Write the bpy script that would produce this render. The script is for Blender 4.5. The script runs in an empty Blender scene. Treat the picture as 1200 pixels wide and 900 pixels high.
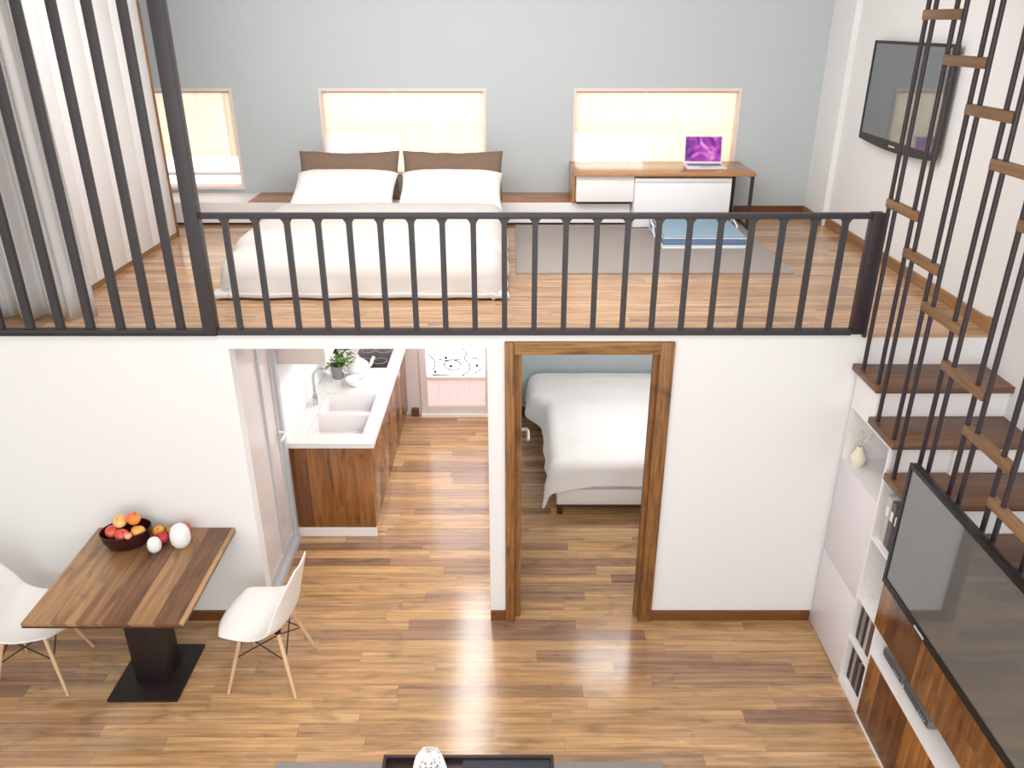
import bpy, bmesh, math, random
from mathutils import Vector, Matrix, noise

random.seed(7)
PI = math.pi
SC = bpy.context.scene
COL = SC.collection

# ---------------------------------------------------------------- mesh helpers
class MB:
    """collects shapes into ONE mesh object"""
    def __init__(self):
        self.bm = bmesh.new()

    def _bevel(self, geom_verts, w, seg=2):
        edges = set()
        for v in geom_verts:
            for e in v.link_edges:
                edges.add(e)
        bmesh.ops.bevel(self.bm, geom=list(edges), offset=w, segments=seg, affect='EDGES', profile=0.5)

    def box(self, x0, x1, y0, y1, z0, z1, bev=0.0, seg=2, M=None):
        co = [(x, y, z) for x in (x0, x1) for y in (y0, y1) for z in (z0, z1)]
        vs = [self.bm.verts.new(M @ Vector(c) if M else c) for c in co]
        for f in ((0, 1, 3, 2), (4, 6, 7, 5), (0, 4, 5, 1), (2, 3, 7, 6), (0, 2, 6, 4), (1, 5, 7, 3)):
            self.bm.faces.new([vs[i] for i in f])
        if bev > 0:
            self._bevel(vs, bev, seg)
        return self

    def prism(self, pts, axis, a0, a1):
        """polygon pts (two coords) pushed along axis from a0 to a1"""
        def mk(p, a):
            if axis == 'x': return (a, p[0], p[1])
            if axis == 'y': return (p[0], a, p[1])
            return (p[0], p[1], a)
        A = [self.bm.verts.new(mk(p, a0)) for p in pts]
        B = [self.bm.verts.new(mk(p, a1)) for p in pts]
        n = len(pts)
        self.bm.faces.new(A); self.bm.faces.new(B[::-1])
        for i in range(n):
            self.bm.faces.new([A[i], B[i], B[(i + 1) % n], A[(i + 1) % n]])
        return self

    def cyl(self, p, q, r0, r1=None, seg=14):
        r1 = r0 if r1 is None else r1
        p, q = Vector(p), Vector(q)
        d = (q - p).normalized()
        a = d.orthogonal().normalized(); b = d.cross(a)
        A, B = [], []
        for i in range(seg):
            t = 2 * PI * i / seg
            o = a * math.cos(t) + b * math.sin(t)
            A.append(self.bm.verts.new(p + o * r0)); B.append(self.bm.verts.new(q + o * r1))
        self.bm.faces.new(A[::-1]); self.bm.faces.new(B)
        for i in range(seg):
            j = (i + 1) % seg
            self.bm.faces.new([A[i], A[j], B[j], B[i]])
        return self

    def tube(self, pts, r, seg=8, closed=False):
        pts = [Vector(p) for p in pts]
        n = len(pts); rings = []
        prev = None
        for i, p in enumerate(pts):
            if closed:
                d = (pts[(i + 1) % n] - pts[i - 1]).normalized()
            else:
                d = (pts[min(i + 1, n - 1)] - pts[max(i - 1, 0)]).normalized()
            a = d.orthogonal().normalized() if prev is None else (prev - d * prev.dot(d)).normalized()
            prev = a
            b = d.cross(a)
            rings.append([self.bm.verts.new(p + (a * math.cos(2 * PI * k / seg) + b * math.sin(2 * PI * k / seg)) * r) for k in range(seg)])
        m = n if closed else n - 1
        for i in range(m):
            R, S = rings[i], rings[(i + 1) % n]
            for k in range(seg):
                l = (k + 1) % seg
                self.bm.faces.new([R[k], R[l], S[l], S[k]])
        if not closed:
            self.bm.faces.new(rings[0][::-1]); self.bm.faces.new(rings[-1])
        return self

    def lathe(self, prof, seg=28, c=(0, 0, 0), sx=1.0, sy=1.0):
        """prof: (radius, z) from the axis out and back; radius 0 closes"""
        rings = []
        for r, z in prof:
            if r < 1e-5:
                rings.append([self.bm.verts.new((c[0], c[1], c[2] + z))])
            else:
                rings.append([self.bm.verts.new((c[0] + sx * r * math.cos(2 * PI * k / seg), c[1] + sy * r * math.sin(2 * PI * k / seg), c[2] + z)) for k in range(seg)])
        for R, S in zip(rings, rings[1:]):
            for k in range(seg):
                l = (k + 1) % seg
                if len(R) == 1 and len(S) == 1: continue
                if len(R) == 1: self.bm.faces.new([R[0], S[l], S[k]])
                elif len(S) == 1: self.bm.faces.new([R[k], R[l], S[0]])
                else: self.bm.faces.new([R[k], R[l], S[l], S[k]])
        return self

    def grid(self, fn, nu, nv):
        vs = [[self.bm.verts.new(fn(i / nu, j / nv)) for j in range(nv + 1)] for i in range(nu + 1)]
        for i in range(nu):
            for j in range(nv):
                self.bm.faces.new([vs[i][j], vs[i + 1][j], vs[i + 1][j + 1], vs[i][j + 1]])
        return self


def obj(name, mb, mat, parent=None, smooth=35, loc=None, label=None):
    bm = mb.bm
    bmesh.ops.recalc_face_normals(bm, faces=bm.faces[:])
    me = bpy.data.meshes.new(name)
    bm.to_mesh(me); bm.free()
    me.materials.append(mat)
    if smooth:
        for p in me.polygons: p.use_smooth = True
        me.set_sharp_from_angle(angle=math.radians(smooth))
    o = bpy.data.objects.new(name, me)
    COL.objects.link(o)
    if parent is not None: o.parent = parent
    if loc is not None: o.location = loc
    if label: o['label'] = label
    return o


def tag(o, label, cat, group=None, kind=None):
    o['label'] = label; o['category'] = cat
    if group: o['group'] = group
    if kind: o['kind'] = kind
    return o


def thing(name, label, cat, loc=(0, 0, 0), rz=0.0, group=None, rot=None):
    o = bpy.data.objects.new(name, None)
    COL.objects.link(o)
    o.empty_display_size = 0.1
    o.location = loc
    o.rotation_euler = rot if rot else (0, 0, rz)
    return tag(o, label, cat, group)


def struct(name, mb, mat, parent=None, smooth=0):
    o = obj(name, mb, mat, parent, smooth)
    if parent is None: o['kind'] = 'structure'
    return o


def struct_root(name, loc=(0, 0, 0)):
    o = bpy.data.objects.new(name, None)
    COL.objects.link(o); o.location = loc
    o['kind'] = 'structure'
    return o


def dup(root, loc=None, rz=None, label=None):
    r = root.copy(); COL.objects.link(r)
    if loc is not None: r.location = loc
    if rz is not None: r.rotation_euler = (0, 0, rz)
    if label: r['label'] = label
    for ch in list(root.children):
        c = ch.copy(); COL.objects.link(c); c.parent = r
        for g in list(ch.children):
            d = g.copy(); COL.objects.link(d); d.parent = c
    return r


def subsurf(o, lv=1):
    m = o.modifiers.new('sub', 'SUBSURF'); m.levels = lv; m.render_levels = lv
    return o


def solid(o, t, off=0.0):
    m = o.modifiers.new('solid', 'SOLIDIFY'); m.thickness = t; m.offset = off
    return o

# ---------------------------------------------------------------- materials
def lin(h):
    h = h.lstrip('#')
    out = []
    for i in (0, 2, 4):
        c = int(h[i:i + 2], 16) / 255
        out.append(c / 12.92 if c <= 0.04045 else ((c + 0.055) / 1.055) ** 2.4)
    return (*out, 1.0)


def newmat(name):
    m = bpy.data.materials.new(name); m.use_nodes = True
    nt = m.node_tree
    return m, nt, nt.nodes['Principled BSDF']


def plain(name, col, rough=0.5, metal=0.0, ior=1.45, vary=0.0, vscale=6.0, bump=0.0, bscale=80.0, spec=0.5, trans=0.0, coat=0.0):
    m, nt, p = newmat(name)
    N, L = nt.nodes, nt.links
    p.inputs['Base Color'].default_value = lin(col)
    p.inputs['Roughness'].default_value = rough
    p.inputs['Metallic'].default_value = metal
    p.inputs['IOR'].default_value = ior
    p.inputs['Specular IOR Level'].default_value = spec
    if trans: p.inputs['Transmission Weight'].default_value = trans
    if coat: p.inputs['Coat Weight'].default_value = coat
    tc = N.new('ShaderNodeTexCoord')
    if vary:
        n = N.new('ShaderNodeTexNoise'); n.inputs['Scale'].default_value = vscale; n.inputs['Detail'].default_value = 4
        L.new(tc.outputs['Object'], n.inputs['Vector'])
        mr = N.new('ShaderNodeMapRange'); mr.inputs['To Min'].default_value = 1 - vary; mr.inputs['To Max'].default_value = 1 + vary
        L.new(n.outputs['Fac'], mr.inputs['Value'])
        mx = N.new('ShaderNodeMix'); mx.data_type = 'RGBA'; mx.blend_type = 'MULTIPLY'; mx.inputs['Factor'].default_value = 1
        mx.inputs['A'].default_value = lin(col)
        L.new(mr.outputs['Result'], mx.inputs['B'])
        L.new(mx.outputs['Result'], p.inputs['Base Color'])
    if bump:
        n2 = N.new('ShaderNodeTexNoise'); n2.inputs['Scale'].default_value = bscale; n2.inputs['Detail'].default_value = 3
        L.new(tc.outputs['Object'], n2.inputs['Vector'])
        b = N.new('ShaderNodeBump'); b.inputs['Strength'].default_value = bump; b.inputs['Distance'].default_value = 0.004
        L.new(n2.outputs['Fac'], b.inputs['Height']); L.new(b.outputs['Normal'], p.inputs['Normal'])
    return m


def emit(name, col, strength):
    m, nt, p = newmat(name)
    p.inputs['Base Color'].default_value = lin(col)
    p.inputs['Emission Color'].default_value = lin(col)
    p.inputs['Emission Strength'].default_value = strength
    p.inputs['Roughness'].default_value = 0.3
    return m


def wood(name, along, palette, pw=0.1, pl=1.0, rough=0.35, seam=0.025, grain=0.35, spec=0.5, gscale=1.0, seed=0.0, seamdark=0.45, knots=0.0, streak=0.0):
    m, nt, p = newmat(name)
    N, L = nt.nodes, nt.links

    def math_(op, a, b=None, c=None):
        n = N.new('ShaderNodeMath'); n.operation = op
        for i, v in enumerate((a, b, c)):
            if v is None: continue
            if isinstance(v, (int, float)): n.inputs[i].default_value = v
            else: L.new(v, n.inputs[i])
        return n.outputs[0]
    tc = N.new('ShaderNodeTexCoord'); sp = N.new('ShaderNodeSeparateXYZ')
    L.new(tc.outputs['Object'], sp.inputs[0])
    ax = {'x': 0, 'y': 1, 'z': 2}[along]
    others = [i for i in range(3) if i != ax]
    a = sp.outputs[ax]
    b = math_('ADD', math_('ADD', sp.outputs[others[0]], sp.outputs[others[1]]), 20.0 + seed)
    br = math_('DIVIDE', b, pw)
    row = math_('FLOOR', br)
    wr = N.new('ShaderNodeTexWhiteNoise'); wr.noise_dimensions = '1D'; L.new(row, wr.inputs['W'])
    a2 = math_('ADD', math_('DIVIDE', math_('ADD', a, 30.0), pl), math_('MULTIPLY', wr.outputs['Value'], 13.7))
    colm = math_('FLOOR', a2)
    cv = N.new('ShaderNodeCombineXYZ'); L.new(colm, cv.inputs[0]); L.new(row, cv.inputs[1])
    wn = N.new('ShaderNodeTexWhiteNoise'); wn.noise_dimensions = '2D'; L.new(cv.outputs[0], wn.inputs['Vector'])
    ramp = N.new('ShaderNodeValToRGB')
    el = ramp.color_ramp.elements
    n = len(palette)
    el[0].position = 0; el[0].color = lin(palette[0]); el[1].position = 1; el[1].color = lin(palette[-1])
    for i in range(1, n - 1):
        e = el.new(i / (n - 1)); e.color = lin(palette[i])
    L.new(wn.outputs['Value'], ramp.inputs['Fac'])
    gv = N.new('ShaderNodeCombineXYZ')
    L.new(math_('MULTIPLY', a, 1.6 * gscale), gv.inputs[0]); L.new(math_('MULTIPLY', b, 26 * gscale), gv.inputs[1])
    L.new(math_('MULTIPLY', wn.outputs['Value'], 37.0), gv.inputs[2])
    g = N.new('ShaderNodeTexNoise'); g.inputs['Scale'].default_value = 1.0; g.inputs['Detail'].default_value = 6; g.inputs['Roughness'].default_value = 0.6
    g.inputs['Distortion'].default_value = 0.6
    L.new(gv.outputs[0], g.inputs['Vector'])
    gm = N.new('ShaderNodeMapRange'); gm.inputs['From Min'].default_value = 0.3; gm.inputs['From Max'].default_value = 0.7
    gm.inputs['To Min'].default_value = 1 - grain; gm.inputs['To Max'].default_value = 1 + grain * 0.6
    L.new(g.outputs['Fac'], gm.inputs['Value'])
    mx = N.new('ShaderNodeMix'); mx.data_type = 'RGBA'; mx.blend_type = 'MULTIPLY'; mx.inputs['Factor'].default_value = 1
    L.new(ramp.outputs['Color'], mx.inputs['A']); L.new(gm.outputs['Result'], mx.inputs['B'])
    last = mx.outputs['Result']
    if streak:
        sv = N.new('ShaderNodeCombineXYZ')
        L.new(math_('MULTIPLY', a, 0.9), sv.inputs[0]); L.new(math_('MULTIPLY', b, 34.0), sv.inputs[1]); L.new(math_('MULTIPLY', wn.outputs['Value'], 53.0), sv.inputs[2])
        sn = N.new('ShaderNodeTexNoise'); sn.inputs['Scale'].default_value = 1.0; sn.inputs['Detail'].default_value = 2
        L.new(sv.outputs[0], sn.inputs['Vector'])
        sm = N.new('ShaderNodeMapRange'); sm.inputs['From Min'].default_value = 0.35; sm.inputs['From Max'].default_value = 0.65
        sm.inputs['To Min'].default_value = 1 - streak; sm.inputs['To Max'].default_value = 1 + streak
        L.new(sn.outputs['Fac'], sm.inputs['Value'])
        mk = N.new('ShaderNodeMix'); mk.data_type = 'RGBA'; mk.blend_type = 'MULTIPLY'; mk.inputs['Factor'].default_value = 1
        L.new(last, mk.inputs['A']); L.new(sm.outputs['Result'], mk.inputs['B'])
        last = mk.outputs['Result']
    if knots:
        kv = N.new('ShaderNodeCombineXYZ')
        L.new(math_('MULTIPLY', a, 2.4), kv.inputs[0]); L.new(math_('MULTIPLY', b, 6.0), kv.inputs[1]); L.new(math_('MULTIPLY', wn.outputs['Value'], 91.0), kv.inputs[2])
        kn = N.new('ShaderNodeTexNoise'); kn.inputs['Scale'].default_value = 1.0; kn.inputs['Detail'].default_value = 3; kn.inputs['Distortion'].default_value = 1.5
        L.new(kv.outputs[0], kn.inputs['Vector'])
        km = N.new('ShaderNodeMapRange'); km.inputs['From Min'].default_value = 0.52; km.inputs['From Max'].default_value = 0.72
        km.inputs['To Min'].default_value = 1.0; km.inputs['To Max'].default_value = 1 - knots
        L.new(kn.outputs['Fac'], km.inputs['Value'])
        mk = N.new('ShaderNodeMix'); mk.data_type = 'RGBA'; mk.blend_type = 'MULTIPLY'; mk.inputs['Factor'].default_value = 1
        L.new(last, mk.inputs['A']); L.new(km.outputs['Result'], mk.inputs['B'])
        last = mk.outputs['Result']
    if seam:
        s1 = math_('LESS_THAN', math_('FRACT', br), seam)
        s2 = math_('LESS_THAN', math_('FRACT', a2), seam * pw / pl)
        s = math_('MULTIPLY', math_('MAXIMUM', s1, s2), seamdark)
        inv = math_('SUBTRACT', 1.0, s)
        ms = N.new('ShaderNodeMix'); ms.data_type = 'RGBA'; ms.blend_type = 'MULTIPLY'; ms.inputs['Factor'].default_value = 1
        L.new(last, ms.inputs['A']); L.new(inv, ms.inputs['B'])
        last = ms.outputs['Result']
    L.new(last, p.inputs['Base Color'])
    p.inputs['Roughness'].default_value = rough
    p.inputs['Specular IOR Level'].default_value = spec
    bp = N.new('ShaderNodeBump'); bp.inputs['Strength'].default_value = 0.08; bp.inputs['Distance'].default_value = 0.002
    L.new(g.outputs['Fac'], bp.inputs['Height']); L.new(bp.outputs['Normal'], p.inputs['Normal'])
    return m


M = {}
M['wall'] = plain('white plaster', '#eceded', 0.8, bump=0.05, bscale=60)
M['ceiling'] = plain('ceiling white', '#f2f0ee', 0.9, bump=0.03)
M['blue'] = plain('blue grey paint', '#bfc7ca', 0.85, bump=0.05, bscale=60)
M['floor'] = wood('living plank floor', 'x', ['#94715c', '#be966c', '#caa274', '#b99066', '#cfaa7c', '#a07c66', '#c0986c', '#c79f6e'], 0.104, 1.2, 0.18, 0.02, 0.36, 0.6, knots=0.28, streak=.15)
M['loftfloor'] = wood('loft plank floor', 'x', ['#a98264', '#c49a74', '#cba47e', '#b9916c', '#d0ac88'], 0.104, 1.2, 0.18, 0.02, 0.36, 0.6, seed=3.3, knots=0.22, streak=.14)
M['trim'] = wood('oak trim', 'z', ['#8a5e32', '#97693a', '#7c5229'], 0.3, 3.0, 0.5, 0.0, 0.6, knots=0.5, gscale=2.2)
M['trim_x'] = wood('oak trim lying', 'x', ['#92673a', '#a07443', '#855a31'], 0.3, 3.0, 0.5, 0.0, 0.6, knots=0.5, gscale=2.2)
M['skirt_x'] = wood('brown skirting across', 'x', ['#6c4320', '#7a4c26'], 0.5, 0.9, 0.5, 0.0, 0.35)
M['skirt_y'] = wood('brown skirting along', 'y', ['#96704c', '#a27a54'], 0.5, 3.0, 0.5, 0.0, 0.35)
M['table'] = wood('table walnut planks', 'y', ['#5f3f2b', '#b48a5a', '#7a5436', '#c09668', '#6d4830', '#a87c50'], 0.148, 9.0, 0.36, 0.016, 0.40, 0.5, knots=0.55, streak=.14, seed=6.3)
M['tableedge'] = wood('table edge', 'x', ['#4a2f20', '#5a3a26'], 0.2, 2.0, 0.5, 0.0, 0.3)
M['panel'] = wood('walnut media panel', 'z', ['#552d18', '#8f5a2c', '#66381c', '#a56e38', '#6e3c1e'], 0.17, 3.0, 0.25, 0.01, 0.55, knots=0.5, streak=.15)
M['kwood'] = wood('walnut kitchen front', 'z', ['#7a4a20', '#a56c36', '#64391a', '#b07a42'], 0.19, 9.0, 0.17, 0.012, 0.5, 0.8, knots=0.55, seed=4.07)
M['tread'] = wood('dark stair tread', 'x', ['#6b4a36', '#79543c', '#614130'], 0.3, 2.0, 0.4, 0.0, 0.4, knots=0.3)
M['block'] = wood('oak spacer', 'y', ['#8d6c4c', '#80603f'], 0.3, 2.0, 0.5, 0.0, 0.4)
M['benchtop'] = wood('bench oak', 'x', ['#b0764a', '#bd8557', '#a56c42'], 0.12, 1.4, 0.28, 0.02, 0.3)
M['desktop'] = wood('desk oak', 'x', ['#b07c4c', '#bd8a58', '#a87446'], 0.2, 2.0, 0.22, 0.0, 0.3)
M['dowel'] = wood('beech dowel', 'z', ['#d8b48e', '#e0bf9a'], 0.2, 2.0, 0.45, 0.0, 0.2)
M['darkwood'] = wood('dark coffee table', 'x', ['#2c1e1c', '#382624'], 0.2, 2.0, 0.4, 0.0, 0.3)
M['iron'] = plain('charcoal steel', '#3b383b', 0.45, 0.0, vary=0.06)
M['rod'] = plain('dark rod steel', '#33292e', 0.4, 0.0, vary=0.06)
M['black'] = plain('black plastic', '#161314', 0.35)
M['blackmetal'] = plain('black brown base', '#241a1c', 0.45, vary=0.1)
M['screen'] = plain('switched off screen', '#5f6466', 0.04, ior=2.3, vary=0.03)  # grey base colour carries the pale room reflection on the dark glass
M['white'] = plain('white lacquer', '#f0eeee', 0.35, vary=0.01)
M['lilac'] = plain('pale lacquer door', '#e2dde2', 0.4, vary=0.01)
M['chair'] = plain('white chair shell', '#f4f2ee', 0.35)
M['wire'] = plain('black wire', '#1d1716', 0.4)
M['linen'] = plain('white linen', '#d9d5d1', 0.9, bump=0.25, bscale=14, vary=0.02)
M['linen2'] = plain('pillow cotton', '#f6f4f2', 0.9, bump=0.2, bscale=18, vary=0.02)
M['taupe'] = plain('taupe cushion linen', '#7d6858', 0.95, bump=0.3, bscale=220, vary=0.12, vscale=40)
M['mattress'] = plain('mattress ticking', '#e8e6e6', 0.9, bump=0.2, bscale=120)
M['curtain'] = plain('grey curtain', '#cac8c6', 0.9, bump=0.2, bscale=200, vary=0.04)
M['rug'] = plain('grey rug pile', '#9b9592', 0.98, bump=0.8, bscale=260, vary=0.14, vscale=120)
M['rug2'] = plain('loft rug pile', '#a8a09b', 0.98, bump=0.8, bscale=260, vary=0.1, vscale=90)
M['alu'] = plain('grey aluminium', '#c6c8cc', 0.4)
M['panelpane'] = plain('frosted pane', '#e0d8d6', 0.25)
M['chrome'] = plain('chrome', '#c9cdd0', 0.15, 1.0)
M['worktop'] = plain('white stone worktop', '#e4e4e3', 0.25, vary=0.01)
M['sink'] = plain('white composite sink', '#eeeaea', 0.3)
M['hob'] = plain('black glass hob', '#1c1820', 0.08, ior=1.6)
M['pot'] = plain('grey ceramic pot', '#8f8a8c', 0.5)
M['leaf'] = plain('green leaf', '#5f8c34', 0.5, vary=0.35, vscale=30)
M['leafdark'] = plain('dark leaf', '#30382a', 0.5, vary=0.3, vscale=30)
M['ceramic'] = plain('white ceramic', '#f4f3f3', 0.25)
M['creamvase'] = plain('cream vase', '#efe8d4', 0.4)
M['bowl'] = plain('dark lacquer bowl', '#3a1418', 0.25, vary=0.1)
M['device'] = plain('silver device', '#8d8a88', 0.35, 0.4)
M['devdark'] = plain('dark device front', '#3a3838', 0.3)
M['piping'] = plain('white piping', '#e6eaee', 0.7)
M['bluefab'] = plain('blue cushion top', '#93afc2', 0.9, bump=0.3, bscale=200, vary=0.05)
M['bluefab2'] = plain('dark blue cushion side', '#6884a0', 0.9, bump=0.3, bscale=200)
M['laptop'] = plain('silver laptop', '#e8e8ea', 0.3)
M['keys'] = plain('grey keys', '#7d7b80', 0.5)
M['pane'] = emit('daylight pane', '#fffaf4', 1.1)
M['doorpane'] = emit('frosted daylight pane', '#f6f4fa', 2.4)
M['pink'] = emit('pink reeded glass', '#e6cccb', 0.5)
M['doorframe'] = plain('beige door frame', '#ded2cd', 0.5)
M['reveal'] = plain('window reveal', '#e8d8d0', 0.7)
M['scroll'] = plain('grey scrollwork', '#55575c', 0.6)
M['legdark'] = plain('dark bed leg', '#4a2c20', 0.5)
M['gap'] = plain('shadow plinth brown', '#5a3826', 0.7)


def book_mat(c):
    k = 'book' + c
    if k not in M: M[k] = plain(k, c, 0.6, vary=0.05)
    return M[k]


def blind_material():
    m, nt, p = newmat('woven cream blind')
    N, L = nt.nodes, nt.links
    tc = N.new('ShaderNodeTexCoord'); mp = N.new('ShaderNodeMapping'); mp.inputs['Scale'].default_value = (40, 1, 1.5)
    L.new(tc.outputs['Object'], mp.inputs[0])
    nz = N.new('ShaderNodeTexNoise'); nz.inputs['Scale'].default_value = 1; nz.inputs['Detail'].default_value = 5
    L.new(mp.outputs[0], nz.inputs['Vector'])
    rp = N.new('ShaderNodeValToRGB'); rp.color_ramp.elements[0].color = lin('#f2ead9'); rp.color_ramp.elements[1].color = lin('#faf5e8')
    rp.color_ramp.elements[0].position = 0.3; rp.color_ramp.elements[1].position = 0.7
    L.new(nz.outputs['Fac'], rp.inputs['Fac'])
    tr = N.new('ShaderNodeBsdfTranslucent'); df = N.new('ShaderNodeBsdfDiffuse'); ms = N.new('ShaderNodeMixShader'); ms.inputs[0].default_value = 0.5
    L.new(rp.outputs[0], tr.inputs[0]); L.new(rp.outputs[0], df.inputs[0])
    L.new(df.outputs[0], ms.inputs[1]); L.new(tr.outputs[0], ms.inputs[2])
    L.new(ms.outputs[0], N['Material Output'].inputs[0])
    return m


M['blind'] = blind_material()


def wallpaper_material():
    m, nt, p = newmat('purple glowing wallpaper')
    N, L = nt.nodes, nt.links
    tc = N.new('ShaderNodeTexCoord'); nz = N.new('ShaderNodeTexNoise'); nz.inputs['Scale'].default_value = 7; nz.inputs['Detail'].default_value = 4
    nz.inputs['Distortion'].default_value = 1.2
    L.new(tc.outputs['Object'], nz.inputs['Vector'])
    rp = N.new('ShaderNodeValToRGB'); e = rp.color_ramp.elements
    e[0].position = 0.3; e[0].color = lin('#2a0f52'); e[1].position = 0.72; e[1].color = lin('#f3a8e8')
    x = e.new(0.45); x.color = lin('#7a1f9c'); y = e.new(0.58); y.color = lin('#c93cc4')
    L.new(nz.outputs['Fac'], rp.inputs['Fac'])
    L.new(rp.outputs[0], p.inputs['Emission Color']); p.inputs['Emission Strength'].default_value = 0.9
    p.inputs['Base Color'].default_value = lin('#140818')
    return m


M['wallpaper'] = wallpaper_material()


def fruit_material(name, c1, c2, scale=9):
    m, nt, p = newmat(name)
    N, L = nt.nodes, nt.links
    tc = N.new('ShaderNodeTexCoord'); nz = N.new('ShaderNodeTexNoise'); nz.inputs['Scale'].default_value = scale; nz.inputs['Detail'].default_value = 3
    L.new(tc.outputs['Object'], nz.inputs['Vector'])
    rp = N.new('ShaderNodeValToRGB'); rp.color_ramp.elements[0].position = 0.4; rp.color_ramp.elements[1].position = 0.62
    rp.color_ramp.elements[0].color = lin(c1); rp.color_ramp.elements[1].color = lin(c2)
    L.new(nz.outputs['Fac'], rp.inputs['Fac']); L.new(rp.outputs[0], p.inputs['Base Color'])
    p.inputs['Roughness'].default_value = 0.3
    return m

# ---------------------------------------------------------------- key sizes (metres)
FY = 4.55            # face of the wall under the loft
LZ = 2.22            # loft floor level
CZ = 4.75            # ceiling
BY = 7.85            # back wall
XL, XR = -3.6, 2.92  # side walls
SX = 2.15            # face of the stair storage

# ================================================================ SETTING
struct('floor', MB().box(XL - .2, XR + .2, -1.6, BY + .2, -0.1, 0.0), M['floor'])
mb = MB().box(XL, XR, FY + .1, BY, LZ - .1, LZ)
mb.box(XL, XR, FY, FY + .1, LZ - .008, LZ)
struct('floor_loft', mb, M['loftfloor'])
# underside of the loft (white ceiling of kitchen and bedroom)
struct('ceiling_lower', MB().box(XL, XR, FY + .1, BY, LZ - .115, LZ - .1), M['ceiling'])
struct('ceiling', MB().box(XL - .2, XR + .2, -1.6, BY + .2, CZ, CZ + .1), M['ceiling'])
struct('wall_left', MB().box(XL - .2, XL, -1.6, BY + .2, 0, CZ), M['wall'])
mb = MB().box(XR, XR + .2, -1.6, BY + .2, 0, CZ)
struct('wall_right', mb, M['wall'])
struct('trim_pier', MB().box(XR - .05, XR, 7.35, BY, LZ, CZ), M['wall'])

# wall under the loft with the kitchen opening and the bedroom door
mb = MB()
mb.box(XL, -1.745, FY, FY + .1, 0, LZ - .008)
mb.box(-1.745, -0.153, FY, FY + .1, 2.115, LZ - .008)
mb.box(-0.153, -0.0, FY, FY + .1, 0, LZ - .008)
mb.box(-0.0, 0.94, FY, FY + .1, 2.11, LZ - .008)
mb.box(0.94, XR, FY, FY + .1, 0, LZ - .008)
struct('wall_center', mb, M['wall'])
struct('wall_partition', MB().box(-0.153, -0.053, FY + .1, BY, 0, LZ - .115), M['wall'])
# kitchen side wall, open for the sliding door
mb = MB()
mb.box(-1.89, -1.79, 5.54, BY, 0, LZ - .115)
mb.box(-1.89, -1.79, FY + .1, 5.54, 2.07, LZ - .115)
struct('wall_kitchen', mb, M['wall'])
# back wall, lower storey: kitchen half (door opening), bedroom half
mb = MB()
mb.box(XL, -0.99, BY, BY + .2, 0, LZ - .1)
mb.box(-0.22, -0.1, BY, BY + .2, 0, LZ - .1)
mb.box(-0.99, -0.22, BY, BY + .2, 2.05, LZ - .1)
struct('wall_kitchen_rear', mb, M['doorframe'])
struct('wall_bedroom_rear', MB().box(-0.1, XR, BY, BY + .2, 0, LZ - .1), M['blue'])
# back wall, loft: blue grey with three window openings
WIN = [(-3.45, -2.60, 2.46), (-1.80, -0.24, 2.60), (0.575, 2.135, 2.60)]
WTOP = 3.385
mb = MB()
xs = XL
for (a, b, zb) in WIN:
    mb.box(xs, a, BY, BY + .2, LZ - .1, CZ)
    mb.box(a, b, BY, BY + .2, WTOP, CZ)
    mb.box(a, b, BY, BY + .2, LZ - .1, zb)
    xs = b
mb.box(xs, XR, BY, BY + .2, LZ - .1, CZ)
struct('wall_rear', mb, M['blue'])

# windows: reveal, pane, sash bars, cream blind
for k, (a, b, zb) in enumerate(WIN):
    w = struct_root('window_%d' % (k + 1), ((a + b) / 2, BY, zb))
    hw, h = (b - a) / 2, WTOP - zb
    t = 0.025
    f = MB()
    f.box(-hw, -hw + t, -.012, .2, 0, h); f.box(hw - t, hw, -.012, .2, 0, h)
    f.box(-hw + t, hw - t, -.012, .2, h - t, h); f.box(-hw + t, hw - t, -.02, .2, 0, t)
    obj('window_frame', f, M['reveal'], w, 0)
    obj('pane', MB().box(-hw + t, hw - t, .15, .16, t, h - t), M['pane'], w, 0)
    s = MB()
    zs = .40 if k else .11
    s.box(-hw + t, hw - t, .125, .149, zs, zs + .03)
    obj('sash', s, M['white'], w, 0)
    # blind: soft vertical waves, stops short over the clear lower pane
    zlow = {0: .30, 1: .37, 2: .37}[k]

    def bl(u, v, hw=hw, h=h, x0=-hw + t + .004, x1=hw - t - .004, zl=0.0):
        x = x0 + (x1 - x0) * u
        return (x, .075 + .010 * math.sin(u * 34) + .006 * math.sin(u * 13 + 1), zl + (h - t - .012 - zl) * v)
    split = -hw + t + .004 + (2 * hw) * (.42 if k else 0.8)
    b1 = MB().grid(lambda u, v: bl(u, v, x1=split, zl=zlow), 40, 4)
    bo = obj('blind', b1, M['blind'], w, 60)
    b2 = MB().grid(lambda u, v: bl(u, v, x0=split + .006, zl=t + .004 if k else zlow), 50, 4)
    bo2 = obj('blind', b2, M['blind'], w, 60)
    obj('curtain_rail', MB().box(-hw + t, hw - t, .055, .095, h - t - .022, h - t), M['reveal'], w, 0)

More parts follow.
